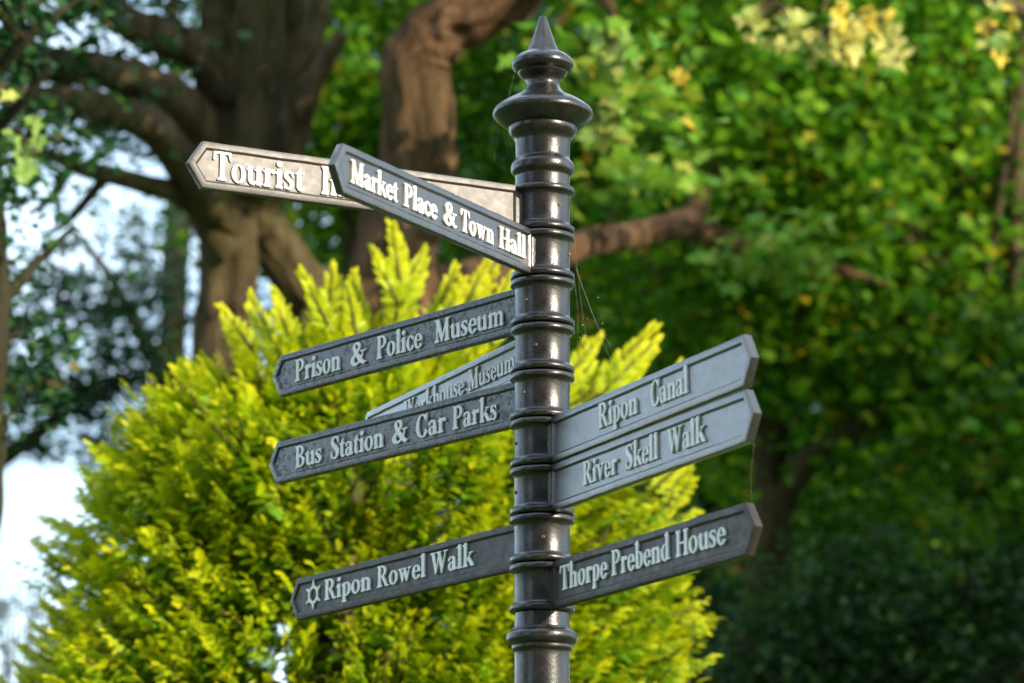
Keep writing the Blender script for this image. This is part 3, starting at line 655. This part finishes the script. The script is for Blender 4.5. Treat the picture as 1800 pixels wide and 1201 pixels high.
for px, dep, lab, bl in ((1560, 24, 'dark foliage standing in for shade low in the right corner under the lime leaves', [(1400, 1150, 120, 120), (1510, 1050, 100, 140), (1660, 1130, 120, 100), (1770, 1060, 90, 110), (1560, 1300, 330, 170)]), (1290, 29, 'dark foliage standing in for shade low between the cypress and the slender trunk', [(1290, 1000, 90, 130), (1300, 1180, 130, 130)])):  # added foliage, shade of the wood put into its leaf colour
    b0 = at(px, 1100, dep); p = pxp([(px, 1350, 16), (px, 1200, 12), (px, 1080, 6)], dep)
    tree('shade_foliage', lab, (b0.x, b0.y, 0), [down(p, dep)], [], [(pxe(x, y, dep, rx, ry, .8), int(rx*ry/6.5)) for x, y, rx, ry in bl], M['bark_d'], M['leaf_shade'], .075, spread=.36, group='dark foliage standing in for shade under the trees', seg=10, every=10, shell=.3)
# D: tree on the right whose yellow tipped branch hangs into view; its crown shades the wood's floor
bD = Vector((6.2, 19.5, 0))
trD = [[(6.2, 19.5, -.05, .30), (6.15, 19.5, 2, .24), (6.1, 19.4, 5, .20), (6.2, 19.2, 8, .13), (6.3, 19.2, 11, .05)]]
c1 = at(1560, -60, 17.5); c2 = at(1440, 20, 17)
lmD = [[(6.1, 19.4, 6.2, .11), (4.2, 18.6, 7.4, .07), (c1.x, c1.y, c1.z, .03), (c2.x, c2.y, c2.z, .012)], [(6.1, 19.4, 5, .1), (7.6, 18, 6.5, .05), (9, 17, 7, .02)]]
blD = [((np.array((7.4, 18.5, 7.6)), np.array((2.6, 2.6, 2.6))), 9000), ((np.array((8.6, 21.5, 6.2)), np.array((3., 3, 3.2))), 17000)]
rootD, lbD = tree('maple_tree', 'maple at the top right with a hanging branch of pale yellow leaves', bD, trD, lmD, blD, M['bark_a'], M['leaf'], .16, spread=.35, seg=12, every=8)
# the pale leaves that can be told apart, one by one
lv = [bpy.data.meshes.new('leaf') for _ in range(1)]
LM = mesh_from([tuple(q) for q in LEAF_T], [tuple(LEAF_F[k:k+3]) for k in range(0, len(LEAF_F), 3)])
LM2 = LM.copy(); 
def leafcol(name, c):
    m, n, l, b = mat(name); nn = noise_n(n, l, 3, 4); cc = mixc(n, l, ramp(n, l, nn.outputs['Fac'], [(.35, 0.), (.65, 1.)]), c, tuple(x*.75 for x in c))
    l.new(cc, b.inputs['Base Color']); b.inputs['Roughness'].default_value = .5
    tr = n.new('ShaderNodeBsdfTranslucent'); l.new(cc, tr.inputs[0]); ms = n.new('ShaderNodeMixShader'); ms.inputs[0].default_value = .4
    l.new(b.outputs[0], ms.inputs[1]); l.new(tr.outputs[0], ms.inputs[2]); l.new(ms.outputs[0], n['Material Output'].inputs[0]); return m
LMS = []
for nme, c in (('pale_leaf_a', (.50, .53, .10)), ('pale_leaf_b', (.66, .60, .13)), ('yellow_leaf', (.78, .56, .03)), ('pale_green_leaf', (.24, .38, .06))):
    q = LM.copy(); q.materials.append(leafcol(nme, c)); LMS.append(q)
def leaf_parts(parent, spots):
    tw = Tubes()
    for (cx, cy, rx, ry, n_, dep, kinds) in spots:
        c0 = at(cx, cy-ry, dep)
        for _ in range(n_):
            a = rng.random()*6.28; q = rng.random()**.5
            p = at(cx+rx*q*math.cos(a), cy+ry*q*math.sin(a), dep+rng.normal()*.12)
            o = link('leaf', LMS[int(rng.choice(kinds))], None, parent, smooth=False)
            nv = Vector((rng.normal()*.35+.1, -.8+rng.normal()*.25, .45+rng.normal()*.3)).normalized()
            tv = Vector((rng.normal()*.5, rng.normal()*.2, -1)); tv = (tv-nv*tv.dot(nv)).normalized()
            s = .115*(.75+.5*rng.random())
            mm = Matrix((tv*s, nv.cross(tv)*s, nv*s)).transposed().to_4x4(); mm.translation = p
            o.matrix_basis = mm
            tw.tube([(*c0, .006), (*((c0+p)/2+Vector((0, 0, .03))), .004), (*p, .002)], seg=4, sub=2, rough=0)
    tw.build('twigs', M['bark_a'], parent)['kind'] = 'stuff'
leaf_parts(rootD, [(1365, 45, 70, 40, 26, 17, (0, 1, 3)), (1450, 85, 60, 35, 20, 17, (0, 1)), (1545, 75, 65, 45, 26, 17, (1, 1, 0)), (1525, 40, 60, 22, 9, 16.9, (2, 2, 1)), (1475, 15, 12, 8, 2, 16.9, (2,)), (1740, 75, 30, 30, 7, 17.4, (0, 3, 2)), (1760, 25, 40, 20, 6, 17.4, (0, 2))])
leaf_parts(rootB, [(1070, 90, 50, 45, 16, 17, (3, 3, 0)), (1060, 215, 45, 50, 14, 17, (3, 0)), (1030, 120, 8, 8, 1, 16.9, (2,)), (1220, 215, 15, 12, 2, 18, (2,)), (1200, 135, 12, 12, 2, 18, (2,))])

# E: dark tree on the left edge, leaves hanging in front
pE = pxp([(-45, 1200, 34), (-30, 900, 32), (-18, 650, 30), (-14, 450, 27), (-30, 250, 22), (-60, 50, 18), (-40, -200, 12)], 15)
lE = [pxp(q, 15) for q in ([(-20, 560, 16), (60, 470, 9, 15.2), (130, 400, 5, 15.4)], [(-30, 250, 16), (40, 180, 9, 14.8), (90, 120, 4, 14.7)], [(-30, 150, 14), (60, 60, 8, 14.8), (160, -20, 4)])]
bE = at(-45, 1200, 15)
blE = [(pxe(0, 60, 15, 90, 130, .5), 330), (pxe(0, 330, 15, 70, 150, .4), 420), (pxe(-100, 100, 15, 180, 350, .8), 2200), (pxe(10, 640, 15.2, 60, 170, .3), 420), (pxe(-60, -300, 15, 300, 250, 1.2), 3500)]
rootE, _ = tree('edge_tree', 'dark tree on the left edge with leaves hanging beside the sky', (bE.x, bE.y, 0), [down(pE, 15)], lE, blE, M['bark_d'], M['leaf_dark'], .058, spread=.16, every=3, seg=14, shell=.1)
leaf_parts(rootE, [(65, 235, 22, 26, 4, 13.5, (3,)), (14, 178, 8, 8, 1, 13.6, (0,)), (40, 280, 30, 40, 4, 13.6, (3,))])

# F: open-crowned trees far on the left, sky showing through
FAR = [('airy_tree', 'open crowned tree far left whose small leaves let the sky through', -190, 32, [[(-190, 1000, 26), (-100, 880, 20), (20, 800, 16), (110, 730, 12), (190, 680, 7)], [(-150, 900, 16), (-40, 640, 14), (80, 560, 8), (240, 540, 5)]],
   [(pxe(90, 600, 32, 210, 130, 1.2), 2700), (pxe(290, 520, 32, 110, 110, 1), 520), (pxe(230, 720, 32, 140, 120, 1), 900), (pxe(60, 740, 32, 140, 70, 1), 800), (pxe(-220, 500, 32, 230, 380, 2), 3000), (pxe(300, 420, 33, 130, 50, .8), 300), (pxe(120, 400, 33, 150, 60, .8), 240)]),
  ('airy_tree', 'hazy tree behind the spreading trunk showing glimpses of sky', 300, 36, [[(300, 700, 16), (200, 500, 10), (120, 400, 5)], [(300, 600, 14), (330, 350, 9), (290, 180, 5)]],
   [(pxe(190, 250, 35, 170, 60, 1), 300), (pxe(300, 620, 36, 130, 160, 1.2), 260), (pxe(330, 120, 36, 100, 90, 1), 220), (pxe(200, 780, 36, 90, 60, 1), 280)])]
for nm, lab, px, dep, lm, bl in FAR:
    p = pxp([(px, 1100, 30), (px, 700, 26), (px+10, 300, 18), (px, -100, 8)], dep); b0 = at(px, 1100, dep)
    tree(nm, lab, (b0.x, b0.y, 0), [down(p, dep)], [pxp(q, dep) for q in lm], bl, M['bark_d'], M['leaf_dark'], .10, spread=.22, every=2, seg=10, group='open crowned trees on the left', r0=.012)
# bare shrub tips, bottom left
sh = empty('bare_shrub', at(20, 1200, 24)); sh.location.z = 0; tag(sh, 'twiggy bare shrub top at the bottom left against white sky', 'shrub')
tb = Tubes(); b0 = at(10, 1300, 24)
for k in range(110):
    px, py = rng.uniform(-60, 130), rng.uniform(960, 1195); e = at(px, py, 24+rng.normal()*.3)
    m1 = Vector((b0.x+rng.normal()*.15, b0.y, b0.z*rng.uniform(.6, .9)))
    tb.tube([(b0.x, b0.y, 0, .02), (*m1, .012), (*((m1+e)/2+Vector((rng.normal()*.06, 0, 0))), .006), (*e, .0025)], seg=4, sub=4, rough=0)
tb.build('twigs', M['bark_d'], sh)
me, _c = leaf_cloud([(pxe(30, 1120, 24, 90, 90, .3), 500)], .045, .12); lf = link('leaves', me, M['leaf_dark'], sh); lf['kind'] = 'stuff'

# trees on the photographer's side of the road: they darken what the glossy paint mirrors
for (x, y, lab) in ((-11, -11, 'tall broad tree behind the camera, farthest left'), (-2.5, -12, 'tall broad tree behind the camera, left of centre'), (6.5, -15, 'tall broad tree straight behind the camera'), (-20, 1, 'tall broad tree left of the camera')):
    tree('roadside_tree', lab, (x, y, 0), [[(x, y, -.05, .35), (x, y, 2, .28), (x+.2, y, 9, .2), (x, y, 20, .06)]], [], [((np.array((x, y, 11.5)), np.array((5.6, 3.4, 10.0))), 16000)], M['bark_d'], M['leaf_dark'], .36, spread=.7, seg=10, every=30, group='trees behind the camera')

# ------------------------------------------------------------------ golden cypress
dG = 13.0
gc = at(650, 900, dG); GX, GY = gc.x, gc.y
con = empty('golden_cypress', (GX, GY, 0)); tag(con, 'broad golden yellow cypress filling the view behind the sign arms', 'conifer')
prof_z = np.array([0, .6, 1.6, 3.0, 3.5, 3.85, 4.1, 4.3, 4.45, 4.6]); prof_r = np.array([1.35, 1.55, 1.46, 1.26, 1.19, 1.09, .95, .76, .46, .15])
tk = Tubes(); tk.tube([(GX, GY, -.05, .13), (GX+.02, GY, 1.5, .10), (GX, GY, 3.2, .06), (GX+.05, GY, 4.7, .02)], seg=12); tk.build('trunk', M['bark_b'], con)
# one flat spray: a rachis with alternate forked fingers
def spray_tpl():
    V, F, A = [], [], []
    def finger(x, y, ang, L, wd):
        c, s = math.cos(ang), math.sin(ang); b = len(V)
        z0 = -.10*(x**2); xe, ye = x+c*L, y+s*L
        V.extend([(x-s*wd*.45, y+c*wd*.45, z0), (x+s*wd*.45, y-c*wd*.45, z0), (x+c*L*.55+s*wd*.5, y+s*L*.55-c*wd*.5, z0-.02), (xe, ye, -.10*xe**2-.09*L), (x+c*L*.55-s*wd*.5, y+s*L*.55+c*wd*.5, z0-.02)])
        F.append([b, b+1, b+2]); F.append([b, b+2, b+4]); F.append([b+2, b+3, b+4]); A.extend([x]*3+[min(1, x+.3)]*2)
    for k in range(6):
        t = .10+.14*k; L = .46*(1-.62*t)
        for sg in (1, -1):
            an = sg*(.95-.35*t)
            finger(t, 0, an, L, .085)
            finger(t+math.cos(an)*L*.35, math.sin(an)*L*.35, an-sg*.6, L*.5, .07)
            if k < 4: finger(t+math.cos(an)*L*.45, math.sin(an)*L*.45, an+sg*.45, L*.38, .06)
    finger(.82, 0, 0, .24, .085)
    finger(0, 0, 0, .9, .03)
    return np.array(V), np.array(F), np.array(A)
SV, SF, SA = spray_tpl()
def norm(a): return a/(np.linalg.norm(a, axis=-1, keepdims=True)+1e-9)
pos, dr, nr, sz, ag = [], [], [], [], []
brT = Tubes()
def plume(z, ang, r_in, r_out, rise, scale, young=1., droop=.05):
    c, s = math.cos(ang), math.sin(ang)
    p0 = np.array([GX+c*r_in, GY+s*r_in, z-rise]); p2 = np.array([GX+c*r_out, GY+s*r_out, z])
    p1 = (p0+p2)/2+np.array([c*.05, s*.05, -.06*rise])
    L = np.linalg.norm(p2-p0); n_ = int(max(5, L/.019))
    roll = rng.normal()*.45
    for k in range(n_):
        t = (k+rng.random()*.6)/n_; p = (1-t)**2*p0+2*t*(1-t)*p1+t*t*p2
        tg = norm(2*(1-t)*(p1-p0)+2*t*(p2-p1)); sd_ = norm(np.cross(tg, np.array([0, 0, 1.])))
        upv = np.cross(sd_, tg); upv = upv*math.cos(roll)+sd_*math.sin(roll); sd2 = np.cross(tg, upv)
        sg = 1 if k % 2 else -1
        f = norm(tg*(.75+.5*t)+sd2*sg*(.75-.45*t)+rng.normal(size=3)*.16+np.array([0, 0, -droop]))
        nn_ = norm(upv+rng.normal(size=3)*.30); nn_ = norm(nn_-f*(nn_@f))
        pos.append(p); dr.append(f); nr.append(nn_)
        sz.append(scale*(.8+.4*rng.random())*(1-.35*t)); ag.append(np.clip((t-.10)*1.35, 0, 1)*young)
    if rng.random() < .15: brT.tube([(*p0, .008), (*p1, .006), (*p2, .002)], seg=4, sub=3, rough=0)
def lump(z, ang): return .09*noise.noise(Vector((math.cos(ang)*2.2, math.sin(ang)*2.2, z*1.7)))+.07*noise.noise(Vector((math.cos(ang)*5, math.sin(ang)*5, z*4+7)))
def rad(z): return float(np.interp(z, prof_z, prof_r))
for k in range(4600):
    front = rng.random() < .80
    z = rng.uniform(2.3, 4.6) if front else rng.uniform(.3, 4.6)
    if rng.random() > (rad(z)+.25)/1.7: continue
    ang = rng.uniform(math.pi*.95, math.pi*2.05) if front else rng.uniform(0, 2*math.pi)
    ro = rad(z)*(1+lump(z, ang)*2.2)+rng.normal()*.05+(.16*rng.random() if rng.random() < .12 else 0)
    hi = max(0, (z-3.9)/.7)
    rise = .04+.22*hi*rng.random()+.10*rng.random()
    plume(z, ang, max(.02, ro-rng.uniform(.13, .27)), ro, rise, rng.uniform(.042, .090)*(1-.15*hi), young=rng.uniform(.75, 1.0), droop=.55-.5*min(1, hi))
# inner, older growth behind the gaps
for k in range(1500):
    z = rng.uniform(.4, 4.4); ang = rng.uniform(math.pi*.9, math.pi*2.1) if k % 3 else rng.uniform(0, 6.28)
    ro = rad(z)*.80
    plume(z-.05, ang, ro*.5, ro, .10, .13, young=.45)
# leaders that stand out against the trees behind
for (px, py, lean, Ln, sc_) in ((1150, 572, .95, .42, .13), (1055, 592, .8, .25, .12), (1195, 640, .9, .22, .12), (688, 395, -.15, .34, .13), (655, 440, -.5, .22, .12), (745, 440, .5, .22, .12), (530, 480, -.5, .26, .13), (585, 470, .1, .2, .12), (1170, 690, .9, .3, .12), (1090, 640, .9, .3, .12), (1130, 650, .8, .34, .12), (1180, 750, 1., .3, .12), (1030, 600, .5, .3, .12), (620, 480, -.2, .26, .12), (700, 450, .1, .3, .12), (440, 520, -.5, .3, .12), (900, 480, .5, .3, .12), (280, 690, -.9, .3, .11), (180, 790, -1, .3, .11), (90, 1020, -1.1, .25, .11), (60, 1100, -1.1, .25, .11), (30, 1170, -.9, .25, .11), (90, 1150, -.8, .25, .11), (0, 1195, -.8, .25, .11), (130, 1120, -.9, .25, .11), (60, 1200, -.6, .25, .11), (860, 455, .5, .3, .13), (800, 470, .4, .25, .12), (480, 510, -.4, .22, .12), (390, 540, -.7, .25, .12), (330, 640, -.9, .26, .11), (230, 720, -1, .24, .11), (150, 830, -1.1, .2, .11), (130, 960, -1.2, .2, .11), (1210, 800, 1., .2, .11), (1180, 870, 1.1, .2, .11), (1205, 1060, 1.1, .22, .11), (1205, 1170, 1.1, .2, .11)):
    for j in range(3):
        tip = np.array(at(px+rng.normal()*8*j, py+22*j, dG+rng.normal()*.12)); Lj = Ln*(1-.15*j)
        dv = norm(np.array([lean, rng.normal()*.15, 1.0])); p0 = tip-dv*Lj
        n_ = int(Lj/.012)
        for k in range(n_):
            t = k/n_; p = p0+dv*Lj*t; sd2 = norm(np.cross(dv, norm(np.array([rng.normal()*.2, 1., .2])))); sg = 1 if k % 2 else -1
            f = norm(dv*(.7+.5*t)+sd2*sg*(.9-.7*t)+rng.normal(size=3)*.15); nn_ = norm(np.array([0, -1., .3])+rng.normal(size=3)*.25); nn_ = norm(nn_-f*(nn_@f))
            pos.append(p); dr.append(f); nr.append(nn_); sz.append(.55*sc_*(1-.35*t)); ag.append(.55+.45*t)
        brT.tube([(*p0, .007), (*(p0*.5+tip*.5), .005), (*tip, .002)], seg=4, sub=2, rough=0)
pos, dr, nr, sz, ag = map(np.array, (pos, dr, nr, sz, ag)); sdv = np.cross(nr, dr)
V = pos[:, None, :]+sz[:, None, None]*(SV[None, :, 0:1]*dr[:, None, :]+SV[None, :, 1:2]*sdv[:, None, :]+SV[None, :, 2:3]*nr[:, None, :])
F = (np.arange(len(pos))[:, None]*len(SV)+SF.ravel()[None, :]).ravel()
me = mesh_np(V.reshape(-1, 3), F, 3)
att = me.attributes.new('age', 'FLOAT', 'POINT'); att.data.foreach_set('value', np.clip(ag[:, None]*(.45+.55*SA[None, :])+.15*ag[:, None], 0, 1).astype(np.float32).ravel())
fo = link('foliage', me, M['conifer'], con); fo['kind'] = 'stuff'
brT.build('branches', M['bark_b'], con)
print('sprays', len(pos), 'tris', len(F)//3)

# ------------------------------------------------------------------ cobweb strands
web = empty('cobweb', (PX, PY-.05, PZ-1.0)); tag(web, 'thin cobweb strands hanging from the right of the pole', 'cobweb')
wb = Tubes(); dW = D0/math.cos(PITCH)*1.0
def strand(tb_, pts):
    Q = [at(x, y, 63.9*U*1.04) for x, y in pts]; tb_.tube([(*q, .00009) for q in Q], seg=3, sub=4, rough=0)
for q in ([(1003, 330), (1006, 420), (1012, 470), (1060, 600), (1095, 680)], [(1006, 400), (1020, 520), (1030, 590)], [(1008, 480), (1016, 560), (1012, 640)], [(1012, 470), (1045, 560), (1075, 610)]): strand(wb, q)
wb.build('strands', M['silk'], web)
sp_v, sp_f = [], []
for _ in range(9):
    c = at(rng.uniform(1015, 1060), rng.uniform(520, 690), 63.9*U*1.04); b0 = len(sp_v); s = rng.uniform(.0006, .0014)
    for q in ((1, 0, 0), (-1, 0, 0), (0, 1, 0), (0, -1, 0), (0, 0, 1.5), (0, 0, -1.5)): sp_v.append(c+Vector(q)*s)
    sp_f += [(b0+a, b0+b, b0+c_) for a, b, c_ in ((0, 2, 4), (2, 1, 4), (1, 3, 4), (3, 0, 4), (2, 0, 5), (1, 2, 5), (3, 1, 5), (0, 3, 5))]
o = link('specks', mesh_from(sp_v, sp_f), M['silk'], web, smooth=False)
web2 = empty('cobweb', (PX-.08, PY-.05, PZ+.1)); tag(web2, 'fine cobweb strands under the finial on the left of the pole', 'cobweb')
wb = Tubes()
for q in ([(878, 225), (868, 282), (895, 300)], [(884, 228), (890, 262), (898, 292)], [(890, 232), (900, 270), (906, 300)], [(905, 120), (895, 160), (884, 200)]): strand(wb, q)
wb.build('strands', M['silk'], web2)
strand_r = Tubes(); web3 = empty('cobweb', at(1320, 830, 7.2)); tag(web3, 'single silk thread hanging from the tip of the middle right arm', 'cobweb')
Q = [at(x, y, 6.95+.02*k) for k, (x, y) in enumerate(((1326, 779), (1321, 830), (1322, 884)))]; strand_r.tube([(*q, .00009) for q in Q], seg=3, sub=3, rough=0); strand_r.build('strands', M['silk'], web3)
